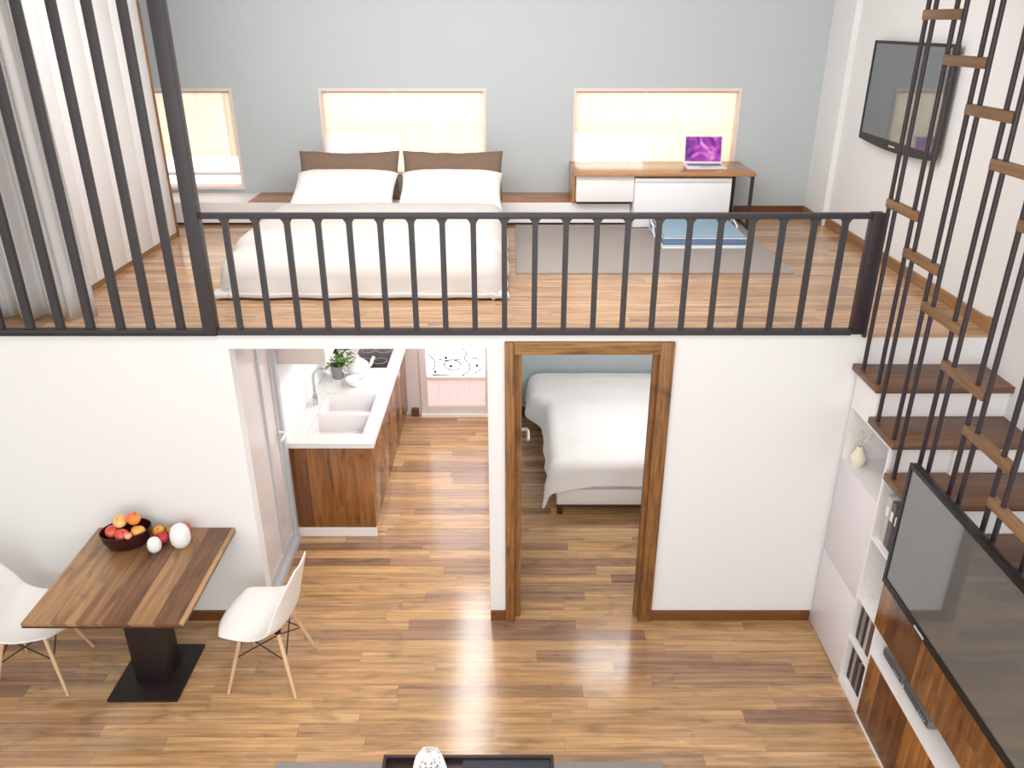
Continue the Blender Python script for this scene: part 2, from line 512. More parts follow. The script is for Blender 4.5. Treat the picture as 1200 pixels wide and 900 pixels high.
# bedroom door: casing, jamb stops, open leaf with lever
d1 = struct_root('door_1', (0, FY, 0))
mb = MB()
mb.box(-0.045, 0.016, -.028, .11, 0, 2.165, .004)
obj('jamb', mb, M['trim'], d1)
mb = MB(); mb.box(0.912, 1.0, -.028, .11, 0, 2.165, .004)
obj('jamb', mb, M['trim'], d1)
mb = MB(); mb.box(0.0162, 0.9118, -.028, .11, 2.085, 2.165, .004)
obj('lintel', mb, M['trim_x'], d1)
mb = MB(); mb.box(0.0162, .062, .03, .085, 0, 2.0848); mb.box(.885, .9118, .03, .085, 0, 2.0848)
obj('door_stop', mb, M['trim'], d1)
lf = obj('door_leaf', MB().box(.002, .04, .14, .95, .01, 2.07, .003), M['trim'], d1)
hd = MB().cyl((.041, .88, 1.09), (.120, .88, 1.09), .013).cyl((.041, .88, 1.09), (.047, .88, 1.09), .026)
hd.tube([(.110, .885, 1.09), (.121, .86, 1.09), (.123, .80, 1.085), (.121, .755, 1.065)], .013)
obj('door_handle', hd, M['white'], lf)

# kitchen rear door: frame, frosted pane with curling scrollwork, pink reeded lower panel
d2 = struct_root('door_2', (-0.605, BY, 0))
mb = MB()
mb.box(-.385, -.315, -.02, .1, 0, 2.05); mb.box(.315, .385, -.02, .1, 0, 2.05); mb.box(-.315, .315, -.02, .1, 1.98, 2.05); mb.box(-.315, .315, -.02, .1, 0.03, .11); mb.box(-.315, .315, -.02, .1, .425, .46)
obj('door_frame', mb, M['doorframe'], d2, 0)
obj('pane', MB().box(-.315, .315, .05, .06, .46, 1.98), M['doorpane'], d2, 0)
mb = MB()
for i in range(21):
    x = -.3 + i * .03
    mb.cyl((x, .02, .115), (x, .02, .42), .0165, seg=10)
obj('reeded_panel', mb, M['pink'], d2)
obj('threshold', MB().box(-.385, .385, -.06, .1, 0, .028), M['white'], d2, 0)
mb = MB()


def curl(pts):
    # smooth curve through points (thousandths of the pane)
    q = [Vector((x * .00112 - .68, .035, .968 - z * .00121)) for x, z in pts]
    out = []
    for i in range(len(q) - 1):
        p0, p1, p2, p3 = q[max(i - 1, 0)], q[i], q[i + 1], q[min(i + 2, len(q) - 1)]
        for k in range(6):
            t_ = k / 6
            out.append(.5 * (2 * p1 + (p2 - p0) * t_ + (2 * p0 - 5 * p1 + 4 * p2 - p3) * t_ ** 2 + (3 * p1 - p0 - 3 * p2 + p3) * t_ ** 3))
    return out + [q[-1]]


for c_ in ([(560, 150), (650, 150), (712, 205), (690, 255), (735, 310), (735, 370), (650, 425), (560, 420), (380, 415)],
           [(650, 345), (590, 372), (510, 345), (500, 300), (560, 270), (640, 290), (655, 330)],
           [(345, 215), (400, 270), (405, 330), (378, 372)], [(430, 262), (520, 275), (680, 262)],
           [(750, 270), (800, 250), (840, 290)], [(760, 400), (820, 385), (850, 340)],
           [(350, 40), (430, -40), (560, -60), (680, 0), (700, 90)], [(400, -300), (600, -420), (780, -250), (640, -90)]):
    mb.tube(curl(c_), .0065, 6)
for (x_, z_) in ((535, 130), (390, 155), (515, 250), (810, 325), (405, 385), (345, 130), (560, 330)):
    c_ = curl([(x_, z_), (x_ + 1, z_)])[0]
    mb.cyl((c_.x, .028, c_.z), (c_.x, .045, c_.z), .016, seg=12)
obj('scrollwork', mb, M['scroll'], d2)

# glazed sliding door in the kitchen side wall
d3 = struct_root('door_3', (-1.775, FY + .1, 0))
mb = MB()
mb.box(-.10, 0, 0, .05, 0, 2.06); mb.box(-.10, 0, .83, .885, 0, 2.06); mb.box(-.10, 0, .05, .83, 2.0, 2.06); mb.box(-.10, .012, .0, .885, 0, .05)
obj('door_frame', mb, M['alu'], d3, 0)
lf = MB()
lf.box(-.06, -.025, .06, .10, .05, 2.0); lf.box(-.06, -.025, .79, .829, .05, 2.0); lf.box(-.06, -.025, .10, .79, 1.94, 2.0); lf.box(-.06, -.025, .10, .79, .05, .12); lf.box(-.058, -.02, .53, .552, .12, 1.94)
lfo = obj('sliding_leaf', lf, M['alu'], d3, 0)
obj('pane', MB().box(-.05, -.04, .10, .79, .12, 1.94), M['panelpane'], lfo, 0)
hd = MB().cyl((-.025, .79, 1.06), (.03, .79, 1.06), .012).tube([(.03, .795, 1.06), (.03, .74, 1.06), (.025, .67, 1.05)], .011)
obj('door_handle', hd, M['white'], lfo)

# skirtings
mb = MB(); mb.box(XL, -1.745, FY - .016, FY, 0, .085, .002); struct('baseboard_center', mb, M['skirt_x'])
mb = MB(); mb.box(-.153, -.046, FY - .016, FY, 0, .085, .002); struct('baseboard_pier', mb, M['skirt_x'])
mb = MB(); mb.box(1.001, SX - .004, FY - .016, FY, 0, .085, .002); struct('baseboard_door', mb, M['skirt_x'])
mb = MB(); mb.box(.05, XR, BY - .016, BY, 0, .1, .002); struct('baseboard_bedroom', mb, M['skirt_x'])
mb = MB(); mb.box(-1.10, -1.02, BY - .05, BY, 0, .09, .002); struct('baseboard_kitchen', mb, M['skirt_x'])
mb = MB(); mb.box(2.18, XR - .06, BY - .016, BY, LZ, LZ + .08, .002); struct('baseboard_rear', mb, M['skirt_x'])
mb = MB(); mb.box(XR - .066, XR - .05, 7.34, BY - .017, LZ, LZ + .08); mb.box(XR - .018, XR, FY + .02, 7.34, LZ, LZ + .08); mb.box(XR - .03, XR, FY + .004, FY + .05, LZ, LZ + .09)
struct('baseboard_right', mb, M['skirt_y'])

# ================================================================ LOFT RAILING
PITCH = 0.1785
PX = -1.83
rail = thing('loft_railing', 'charcoal steel railing with thin uprights along the loft edge in front of the bed', 'railing', (0, FY, LZ))
mb = MB().box(PX + .04, 2.06, -.02, .02, .70, .732, .003)
obj('top_rail', mb, M['iron'], rail)
mb = MB().box(PX + .04, 2.06, -.024, -.001, -.009, .026).box(PX + .04, 2.06, -.0011, .02, 0.001, .026)
obj('bottom_rail', mb, M['iron'], rail)
bal = None
for i in range(21):
    x = PX + PITCH * (i + 1)
    if bal is None:
        m_ = MB().box(-.016, .016, -.014, .014, .026, .7005)
        for s in (-1, 1):
            pts = [(s * .016, .701), (s * .036, .701), (s * .028, .692), (s * .021, .682), (s * .016, .668)]
            m_.prism(pts, 'y', -.012, .012)
        bal = obj('baluster', m_, M['iron'], rail, 0)
        bal.location = (x, 0, 0)
    else:
        b2 = bal.copy(); COL.objects.link(b2); b2.parent = rail; b2.location = (x, 0, 0)
obj('end_post', MB().box(2.06, 2.13, -.035, .035, 0.001, .735, .003), M['rod'], rail)

scr = thing('bar_screen', 'tall charcoal steel bars rising from loft edge before the grey curtain', 'screen', (0, FY, LZ))
obj('post', MB().box(PX - .042, PX + .039, -.035, .035, 0.001, CZ - LZ, .004), M['iron'], scr)
obj('bottom_rail', MB().box(XL, PX + .0395, -.036, -.001, -.009, .0).box(XL, PX - .043, -.024, -.001, .0, .026).box(XL, PX - .043, -.0011, .02, .001, .026), M['iron'], scr, 0)
bar = None
for i in range(9):
    x = PX - .183 * (i + 1)
    if x < XL + .02: break
    if bar is None:
        bar = obj('bar', MB().box(-.024, .024, -.016, .016, .026, CZ - LZ, .002), M['iron'], scr)
        bar.location = (x, 0, 0)
    else:
        b2 = bar.copy(); COL.objects.link(b2); b2.parent = scr; b2.location = (x, 0, 0)

# ================================================================ STAIRS
NT = 10
RISE, GO = 0.2018, 0.308
stair = thing('staircase', 'dark brown wooden treads with white risers climbing along the white wall', 'staircase', (0, 0, 0))


def tz(n): return LZ - RISE * n          # top of tread n (1 = the highest)
def tf(n): return 4.19 - GO * (n - 1)    # its front edge


tr0 = None
for n in range(1, NT + 1):
    back = FY - .001 if n == 1 else tf(n - 1) + .028
    m_ = MB().box(2.115 if n < 5 else 2.164, XR - .001, tf(n), back, tz(n) - .04, tz(n), .003)
    obj('tread', m_, M['tread'], stair)
    # riser under the front of this tread, down to the next tread
    zlow = tz(n + 1) if n < NT else 0
    obj('riser', MB().box(2.172, XR - .001, tf(n) + .03, tf(n) + .045, zlow, tz(n) - .0405), M['white'], stair, 0)
obj('riser', MB().box(2.172, XR - .001, FY - .014, FY - .001, tz(1), LZ - .0225), M['white'], stair, 0)
mb = MB().box(2.134, XR - .002, FY - .022, FY - .001, LZ - .022, LZ - .0005)
obj('nosing', mb, M['loftfloor'], stair, 0)

rods = thing('rod_screen', 'paired dark steel rods with oak spacer blocks rising from treads to the ceiling', 'screen', (0, 0, 0))
RX = 2.142
RR = .0125
pairs = [(4.532, 4.452)] + [(4.24 - .304 * i, 4.152 - .304 * i) for i in range(6)]
for i, (ya, yb) in enumerate(pairs):
    za = LZ - .02 if i == 0 else tz(i)
    zb = tz(i + 1) if i < 4 else 1.30
    if i > 4: za = 1.30
    obj('rod', MB().cyl((RX, ya, za + .0005), (RX, ya, CZ), RR, seg=12), M['rod'], rods)
    obj('rod', MB().cyl((RX, yb, zb + .0005), (RX, yb, CZ), RR, seg=12), M['rod'], rods)
for i in range(6):
    y1, y0 = 4.545 - .304 * i, 4.15 - .304 * i
    for zc in (3.012, 3.98):
        z = zc - .2025 * i
        m_ = MB().box(RX - .018, RX + .018, y0 + .012, y1, z - .024, z + .024, .003)
        obj('spacer_block', m_, M['block'], rods)

# ================================================================ STORAGE UNDER THE STAIRS
unit = thing('storage_cabinet', 'white stepped cabinet with pale doors and open nooks built under the stairs', 'cabinet', (0, 0, 0))
DZ = 1.355
YA, YB, YC = FY - .018, 3.98, 3.675     # back end, doors/nook column, column/media unit
car = MB()
t = .018
car.box(SX + .02, XR - .05, YA - t, YA, .04, tz(1) - .045)            # end gable
car.box(SX + .02, XR - .05, YB - t, YB, .04, tz(2) - .045)            # gable between doors and nooks
car.box(SX + .002, XR - .05, YC, YC + t, .04, tz(3) - .045)
car.box(SX + .32, SX + .335, YC, YA, .04, tz(3) - .045)               # back of the nooks
car.box(SX + .32, SX + .335, YB - .1, YA, tz(3) - .045, tz(2) - .045)
car.box(SX + .32, SX + .335, tf(1) + .04, YA, tz(2) - .045, tz(1) - .045)
car.box(SX + .002, SX + .335, YB, YA - t, DZ - .018, DZ)             # top of the door part
obj('carcass', car, M['white'], unit, 0)
for z in (.035, .365, .685, 1.13):
    obj('shelf', MB().box(SX + .002, SX + .319, YC + t, YB - t, z, z + .02), M['white'], unit, 0)
fr = MB()
fr.box(SX, SX + .02, YB - .022, YB - .002, .0, tz(2) - .045)
fr.box(SX, SX + .02, YC, YC + .018, .0, tz(3) - .045)
fr.box(SX, SX + .02, YC + .018, YB - .022, 0, .035)
fr.box(SX, SX + .02, YA - .016, YA, DZ, tz(1) - .045)
fr.box(SX, SX + .02, YB, YA - .016, 1.73, tz(2) - .045)
fr.box(SX, SX + .02, tf(1) + .03, YA - .016, tz(2) - .045, tz(1) - .045)
obj('face_frame', fr, M['white'], unit, 0)
for z0, z1 in ((.012, .645), (.65, DZ - .002)):
    obj('door', MB().box(SX, SX + .019, YB + .003, YA - .002, z0, z1, .002), M['lilac'], unit)
obj('plinth', MB().box(SX + .02, SX + .04, YC, YA, 0, .04), M['white'], unit, 0)

media = thing('media_unit', 'walnut fronted low media unit with a white open niche below the big television', 'cabinet', (0, 0, 0))
Y0, Y1 = 1.4, YC - .002
for i in range(3):
    a = Y1 - (Y1 - Y0) * i / 3; b = Y1 - (Y1 - Y0) * (i + 1) / 3
    obj('door', MB().box(SX - .002, SX + .018, b + .003, a - .002, .022, .50, .002), M['panel'], media)
obj('plinth', MB().box(SX - .004, SX + .03, Y0, Y1, 0, .02), M['white'], media, 0)
nb = MB()
nb.box(SX - .004, SX + .40, Y0, Y1, .503, .522)
nb.box(SX - .004, SX + .40, Y0, Y1, .712, .728)
nb.box(SX + .38, SX + .40, Y0, Y1, .522, .712)
nb.box(SX - .004, SX + .38, Y1 - .016, Y1, .522, .712)
obj('niche', nb, M['white'], media, 0)
obj('back_panel', MB().box(SX - .024, SX + .012, Y0, Y1, .73, 1.30, .002), M['panel'], media)
st = MB()
for n in range(4, NT):
    st.box(SX + .02, SX + .035, tf(n) + .03, min(tf(n - 1) + .03, Y1), .73, max(tz(n) - .045, .74))
obj('stringer', st, M['white'], media, 0)

# big television on the panel
tv = thing('television', 'large flat black television mounted over the walnut panel beside the stairs', 'television', (2.055, 2.87, 1.515))
mb = MB().box(.0, .035, -.68, .68, -.375, .375, .006)
obj('casing', mb, M['black'], tv)
mb = MB().box(-.012, 0, -.68, .68, .352, .375); mb.box(-.012, 0, -.68, .68, -.375, -.335); mb.box(-.012, 0, -.68, -.655, -.335, .352); mb.box(-.012, 0, .655, .68, -.335, .352)
obj('bezel', mb, M['black'], tv, 0)
obj('screen', MB().box(-.006, -.001, -.655, .655, -.335, .352), M['screen'], tv, 0)
obj('badge', MB().box(-.016, -.0125, .20, .30, -.364, -.350, .002), M['alu'], tv, 0)
mb = MB().box(.036, .070, -.2, .2, -.37, -.22)
obj('bracket', mb, M['black'], tv, 0)

# AV boxes in the niche
for (ya, yb, lab) in ((3.64, 3.40, 'slim silver media player in the white niche next to the book nooks'), (3.37, 3.09, 'slim silver receiver in the white niche below the big television')):
    r = thing('media_player', lab, 'device', (SX + .13, (ya + yb) / 2, .5225), group='devices in the media niche')
    hl = (ya - yb) / 2
    obj('casing', MB().box(-.075, .1, -hl, hl, .006, .055, .003), M['device'], r)
    f_ = MB().box(-.079, -.0752, -hl + .005, hl - .005, .012, .05)
    fo = obj('front_panel', f_, M['devdark'], r, 0)
    bt = MB()
    for k in range(4): bt.cyl((-.083, -hl + .03 + k * .02, .03), (-.079, -hl + .03 + k * .02, .03), .006, seg=10)
    obj('button', bt, M['chrome'], fo)
    for sx in (-.05, .08):
        for sy in (-1, 1): obj('foot', MB().cyl((sx, sy * (hl - .02), 0), (sx, sy * (hl - .02), .0065), .01, seg=10), M['black'], r)

# books in the nooks
def book(loc, th, h, d, c, label, group, lean=0.0, cat='book', name='book'):
    r = thing(name, label, cat, loc, group=group, rot=(lean, 0, 0))
    cv = MB()
    cv.box(0, .004, -th / 2, th / 2, 0, h, .001); cv.box(.004, d, -th / 2, -th / 2 + .003, 0, h); cv.box(.004, d, th / 2 - .003, th / 2, 0, h)
    obj('cover', cv, book_mat(c), r, 0)
    obj('pages', MB().box(.0045, d - .006, -th / 2 + .0035, th / 2 - .0035, .004, h - .004), book_mat('#ece6da'), r, 0)
    return r


def row(z, items, group, where, y=3.935):
    for th, h, c, name in items:
        y -= th / 2
        book((SX + .035, y, z + .0005), th, h, .2, c, name + ' ' + where, group)
        y -= th / 2 + .006


row(.385, [(.03, .25, '#4a4342', 'charcoal book at wall end'), (.035, .27, '#8c8580', 'grey book second from wall end'), (.028, .24, '#352c2c', 'black book third from wall end'), (.03, .26, '#b9b0a8', 'pale grey book fourth from wall end'), (.035, .25, '#5a4a44', 'brown book at media unit end')], 'books in the upper low nook', 'in the middle nook', 3.945)
row(.055, [(.032, .24, '#3f3a3c', 'charcoal book at wall end'), (.03, .26, '#a39a94', 'pale grey book second from wall end'), (.036, .25, '#463b39', 'dark brown book third from wall end'), (.03, .23, '#7c736f', 'grey book fourth from wall end'), (.03, .25, '#2f292a', 'black book at media unit end')], 'books in the bottom nook', 'in the floor level nook', 3.945)
for (y, th, h, c, lab) in ((3.90, .05, .30, '#c9c4c0', 'pale grey box file at the wall end of the top nook'), (3.843, .05, .30, '#6c696a', 'mid grey box file between two others in the top nook'), (3.775, .075, .30, '#3c3a3d', 'thick charcoal box file with white label in the top nook')):
    r = thing('box_file', lab, 'box file', (SX + .03, y, 1.1505), group='box files in the top nook')
    obj('case', MB().box(0, .24, -th / 2, th / 2, 0, h, .003), book_mat(c), r)
    lb = MB().box(-.002, -.0002, -th * .3, th * .3, h * .6, h * .8)
    obj('spine_label', lb, M['white'], r, 0)

vs = thing('vase', 'small cream vase with leafy sprig in nook over the pale doors', 'vase', (SX + .065, 4.44, DZ + .0005))
obj('body', MB().lathe([(0, 0), (.03, 0), (.045, .03), (.05, .06), (.03, .10), (.02, .125), (.026, .14), (.022, .14), (.016, .125), (.02, .1), (0, .02)], 22), M['creamvase'], vs, 60)
sp_ = MB()
for k in range(5):
    a = k * 1.3
    sp_.tube([(0, 0, .11), (.02 * math.cos(a), .02 * math.sin(a), .17), (.05 * math.cos(a), .05 * math.sin(a), .21)], .0025, 6)
sp_o = obj('sprig', sp_, M['creamvase'], vs)
lv = MB()
for k in range(5):
    a = k * 1.3
    for q in (.6, 1.0):
        c = Vector((.05 * q * math.cos(a), .05 * q * math.sin(a), .15 + .06 * q))
        mt = Matrix.Translation(c) @ Matrix.Rotation(a, 4, 'Z') @ Matrix.Rotation(-.6, 4, 'Y')
        lv.prism([tuple((mt @ Vector((.03 * x_, .012 * y_, 0)))[:2]) for x_, y_ in ((0, 0), (.4, .9), (1, 0), (.4, -.9))], 'z', c.z, c.z + .002)
obj('leaves', lv, M['creamvase'], sp_o)

# ================================================================ DINING CORNER
tab = thing('dining_table', 'plank topped walnut dining table on a dark pedestal against the white wall', 'table', (-2.345, 4.03, 0))
TX0, TX1, TY0, TY1 = -.48, .453, -.44, .515
obj('tabletop', MB().box(TX0, TX1, TY0, TY1, .779, .800, .002), M['table'], tab)
obj('edge_band', MB().box(TX0 + .001, TX1 - .001, TY0 + .001, TY1 - .001, .766, .7788), M['tableedge'], tab, 0)
obj('pedestal', MB().box(-.105, .105, -.105, .105, .018, .745, .004), M['blackmetal'], tab)
obj('base_plate', MB().box(-.235, .215, -.255, .25, 0, .018, .003), M['blackmetal'], tab)
obj('support_plate', MB().box(-.28, .28, -.28, .28, .7455, .7655, .002), M['blackmetal'], tab)

# shell chairs
def shell_fn(u, v):
    # u across -1..1 (0..1 in), v from the front lip to the top of the back
    s = u * 2 - 1
    P = [(.272, .425), (.262, .455), (.215, .473), (.11, .468), (0, .455), (-.09, .455), (-.165, .478), (-.21, .545), (-.233, .63), (-.257, .74), (-.285, .85), (-.300, .915)]
    W = [.15, .205, .238, .256, .264, .266, .262, .25, .236, .212, .172, .095]
    LIFT = [0, .0, .004, .012, .03, .055, .075, .05, .02, 0, 0, 0]
    WRAP = [0, 0, 0, 0, 0, .01, .035, .07, .075, .055, .03, .01]
    f = v * (len(P) - 1); i = min(int(f), len(P) - 2); q = f - i

    def cr(A):
        a0 = A[max(i - 1, 0)]; a1 = A[i]; a2 = A[i + 1]; a3 = A[min(i + 2, len(A) - 1)]
        return .5 * ((2 * a1) + (-a0 + a2) * q + (2 * a0 - 5 * a1 + 4 * a2 - a3) * q * q + (-a0 + 3 * a1 - 3 * a2 + a3) * q ** 3)
    x = cr([p[0] for p in P]); z = cr([p[1] for p in P]); w = cr(W); l = cr(LIFT); wr = cr(WRAP)
    k = abs(s) ** 2.6
    fr_ = max(0, 1 - v / .36)
    x -= .105 * fr_ * fr_ * abs(s) ** 2.2
    return (x + wr * k, s * w, z + l * k + .02 * fr_ * abs(s) ** 2)


def make_chair(label, loc, rz):
    r = thing('shell_chair', label, 'chair', loc, rz, 'shell chairs at the dining table')
    sh_ = obj('seat_shell', MB().grid(shell_fn, 20, 33), M['chair'], r, 80)
    solid(sh_, .010); subsurf(sh_, 1)
    feet = []
    for sx in (1, -1):
        for sy in (1, -1):
            top = Vector((.115 * sx - .01, .105 * sy, .443)); bot = Vector((.222 * sx - .01, .222 * sy, .0005))
            feet.append((top, bot))
            m_ = MB().cyl(bot, bot.lerp(top, .55), .0095, .0145, 12); m_.cyl(bot.lerp(top, .55), top, .0145, .0125, 12)
            obj('leg', m_, M['dowel'], r, 50)
    for (i, j) in ((0, 1), (2, 3), (0, 2), (1, 3)):
        (t1, b1), (t2, b2) = feet[i], feet[j]
        m_ = MB()
        m_.tube([b1.lerp(t1, .55), t2.lerp(b2, .06)], .0042, 8); m_.tube([b2.lerp(t2, .55), t1.lerp(b1, .06)], .0042, 8)
        obj('wire_brace', m_, M['wire'], r, 50)
    m_ = MB()
    m_.tube([feet[0][0] + Vector((0, 0, -.004)), feet[1][0] + Vector((0, 0, -.004)), feet[3][0] + Vector((0, 0, -.004)), feet[2][0] + Vector((0, 0, -.004))], .006, 8, True)
    for (tp, bt) in feet: m_.cyl(tp + Vector((0, 0, -.02)), tp + Vector((0, 0, .012)), .02, .024, 12)
    obj('seat_mount', m_, M['wire'], r, 50)
    return r


ch = make_chair('white shell chair on wooden dowel legs between table and kitchen opening', (-1.60, 4.05, 0), PI - .08)
dup(ch, (-3.09, 4.03, 0), .10, 'white shell chair with dowel legs tucked under the far side of table from kitchen')

# fruit bowl and table ware
TT = .8005
bw = thing('fruit_bowl', 'dark oval bowl holding apples and peaches on the dining table', 'bowl', (-2.54, 4.365, TT), .35)
prof = [(0, 0), (.085, 0), (.095, .006), (.125, .035), (.150, .075), (.155, .092), (.149, .092), (.142, .075), (.115, .038), (.08, .014), (0, .012)]
prof = [(0, 0), (.095, 0), (.108, .008), (.128, .05), (.137, .095), (.140, .115), (.134, .115), (.130, .095), (.120, .05), (.10, .018), (0, .014)]
obj('body', MB().lathe(prof, 40, sx=1.14, sy=.88), M['bowl'], bw, 50)


def fruit(loc, r, c1, c2, label, group, tilt=(0, 0, 0), name='apple', cat='fruit'):
    k = 'fruit ' + c1 + c2
    if k not in M: M[k] = fruit_material(k, c1, c2)
    o = thing(name, label, cat, loc, group=group, rot=tilt)
    pf = []
    for i in range(15):
        a = -PI / 2 + PI * i / 14
        rr = r * math.cos(a) * (1 + .06 * math.sin(a)); z = r * .92 * math.sin(a)
        dip = .22 * r * math.exp(-((rr / r) / .28) ** 2)
        z += -dip if a > 0 else dip * .5
        pf.append((max(rr, 0), z))
    pf[0] = (0, pf[0][1]); pf[-1] = (0, pf[-1][1])
    obj('flesh', MB().lathe(pf, 22), M[k], o, 80)
    obj('stem', MB().tube([(0, 0, r * .62), (.003, 0, r * .85), (.008, 0, r * 1.05)], .0018, 6), M['legdark'], o)
    return o


G1, G2 = 'fruit in the dark bowl', 'loose fruit beside the white jar'
bx, by = -2.54, 4.365
fruit((bx - .085, by - .010, TT + .098), .045, '#d6453c', '#ef7a5a', 'red peach at the wall end of the bowl away from the jars', G1, (.3, .2, 0))
fruit((bx, by - .056, TT + .100), .045, '#d94840', '#f0806a', 'pinkish red peach at the front rim of the bowl', G1, (.5, -.1, 1))
fruit((bx + .085, by - .010, TT + .100), .045, '#f0a24a', '#f6d27a', 'yellow orange peach at the jar side of the bowl', G1, (.2, .4, 2))
fruit((bx - .030, by + .012, TT + .165), .045, '#f2b05e', '#f3d692', 'pale yellow apple with visible dimple near top of the bowl heap', G1, (.6, -.2, 0))
fruit((bx + .058, by + .020, TT + .181), .045, '#e8743a', '#f2a24e', 'orange peach crowning the fruit heap', G1, (.2, .2, 1))
fruit((bx + .058, by - .089, TT + .122), .025, '#ee8a6e', '#f6b89a', 'small pink fruit resting above the front rim of the bowl', G1)
fruit((-2.372, 4.452, TT + .036), .040, '#f2b33c', '#e9853a', 'yellow apple standing loose behind the red apple', G2, (.5, 0, 0))
fruit((-2.318, 4.375, TT + .036), .040, '#c0202c', '#dc4450', 'deep red apple standing loose between the two white jars', G2, (.2, .2, 1))
fruit((-2.296, 4.475, TT + .031), .034, '#a08c3c', '#c8a850', 'small olive yellow apple standing beside the wall', G2)
fruit((-2.205, 4.465, TT + .043), .046, '#d24a44', '#ec8070', 'red apple mostly hidden behind the larger white jar', G2)


def jar(loc, r, h, label):
    o = thing('ceramic_jar', label, 'jar', loc, group='white jars on the dining table')
    p = [(0, 0), (r * .55, 0), (r * .72, h * .03), (r * .95, h * .25), (r, h * .48), (r * .94, h * .75), (r * .74, h * .95), (r * .62, h), (r * .5, h * 1.0), (0, h * .99)]
    obj('body', MB().lathe(p, 30), M['ceramic'], o, 70)
    obj('rim', MB().lathe([(r * .56, h * .985), (r * .6, h * 1.01), (r * .65, h * .985), (r * .6, h * .96), (r * .56, h * .985)], 30), M['ceramic'], o, 70)


jar((-2.180, 4.345, TT), .066, .145, 'larger rounded white ceramic jar on the dining table')
jar((-2.330, 4.285, TT), .045, .09, 'smaller rounded white ceramic jar on the dining table')

# ================================================================ LIVING RUG, COFFEE TABLE
rg = MB().box(-1.38, .88, .9, 3.32, 0, .014, .005)
tag(obj('area_rug', rg, M['rug']), 'grey pile rug under the dark coffee table', 'rug')
ct = thing('coffee_table', 'dark brown coffee table with raised rim on the grey rug', 'table', (-.23, 2.55, .0142))
obj('tabletop', MB().box(-.45, .45, -.45, .48, .35, .372, .003), M['darkwood'], ct)
rm = MB()
rm.box(-.45, .45, .462, .48, .3722, .392); rm.box(-.45, .45, -.45, -.432, .3722, .392); rm.box(-.45, -.432, -.432, .462, .3722, .392); rm.box(.432, .45, -.432, .462, .3722, .392)
obj('rim', rm, M['darkwood'], ct, 0)
obj('glass_inlay', MB().box(-.03, .43, -.43, .46, .3722, .378), plain('slate glass', '#3c4048', .12, ior=1.6), ct, 0)
for sx in (-1, 1):
    for sy in (-1, 1):
        obj('leg', MB().cyl((sx * .40, sy * .40, 0), (sx * .40, sy * .40, .35), .022, .03), M['darkwood'], ct)

lt = thing('lattice_lantern', 'white pierced lattice lantern standing on the dark coffee table', 'lantern', (-.415, 2.86, .388))
bmL = MB()
pf = [(.045, 0), (.07, .05), (.076, .13), (.06, .20), (.012, .245)]
bmL.lathe(pf, 6)
bmesh.ops.subdivide_edges(bmL.bm, edges=bmL.bm.edges[:], cuts=1, use_grid_fill=True)
bmesh.ops.triangulate(bmL.bm, faces=bmL.bm.faces[:])
lo = obj('lattice', bmL, M['ceramic'], lt, 0)
wf = lo.modifiers.new('wire', 'WIREFRAME'); wf.thickness = .019; wf.use_even_offset = False
obj('base', MB().lathe([(0, 0), (.05, 0), (.05, .008), (0, .008)], 6), M['ceramic'], lt, 0)
obj('candle', MB().lathe([(0, .009), (.022, .009), (.022, .08), (0, .08)], 18), M['ceramic'], lt)

# ================================================================ KITCHEN
KX0, KX1 = -1.788, -1.135
KY0, KY1 = 5.575, 7.80
WT = .90
labs = ['walnut base cabinet with plank end panel under the sink end of the counter', 'walnut base cabinet under the rear basin beside the end cabinet', 'walnut base cabinet between the sink and the hob', 'walnut base cabinet below the hob next to the rear door']
for i in range(4):
    a = KY0 + (KY1 - KY0) * i / 4; b = KY0 + (KY1 - KY0) * (i + 1) / 4
    r = thing('base_cabinet', labs[i], 'cabinet', (0, a, 0), group='walnut kitchen base cabinets')
    L_ = b - a
    y0 = .02 if i == 0 else .002
    bd = MB()
    ztop = .855 if i > 1 else .70
    bd.box(KX0, KX1 - .02, y0, L_ - .002, .085, ztop)
    obj('body', bd, M['white'], r, 0)
    obj('door', MB().box(KX1 - .019, KX1, y0, L_ - .003, .09, .855, .002), M['kwood'], r)
    obj('plinth', MB().box(KX0, KX1 - .04, y0 + .005, L_ - .002, 0, .084), M['alu'] if False else M['white'], r, 0)
    if i == 0:
        obj('end_panel', MB().box(KX0, KX1, 0, .019, .09, .855, .002), M['kwood'], r)
        obj('toe_panel', MB().box(KX0, KX1 - .0, .001, .018, 0, .088), M['white'], r, 0)

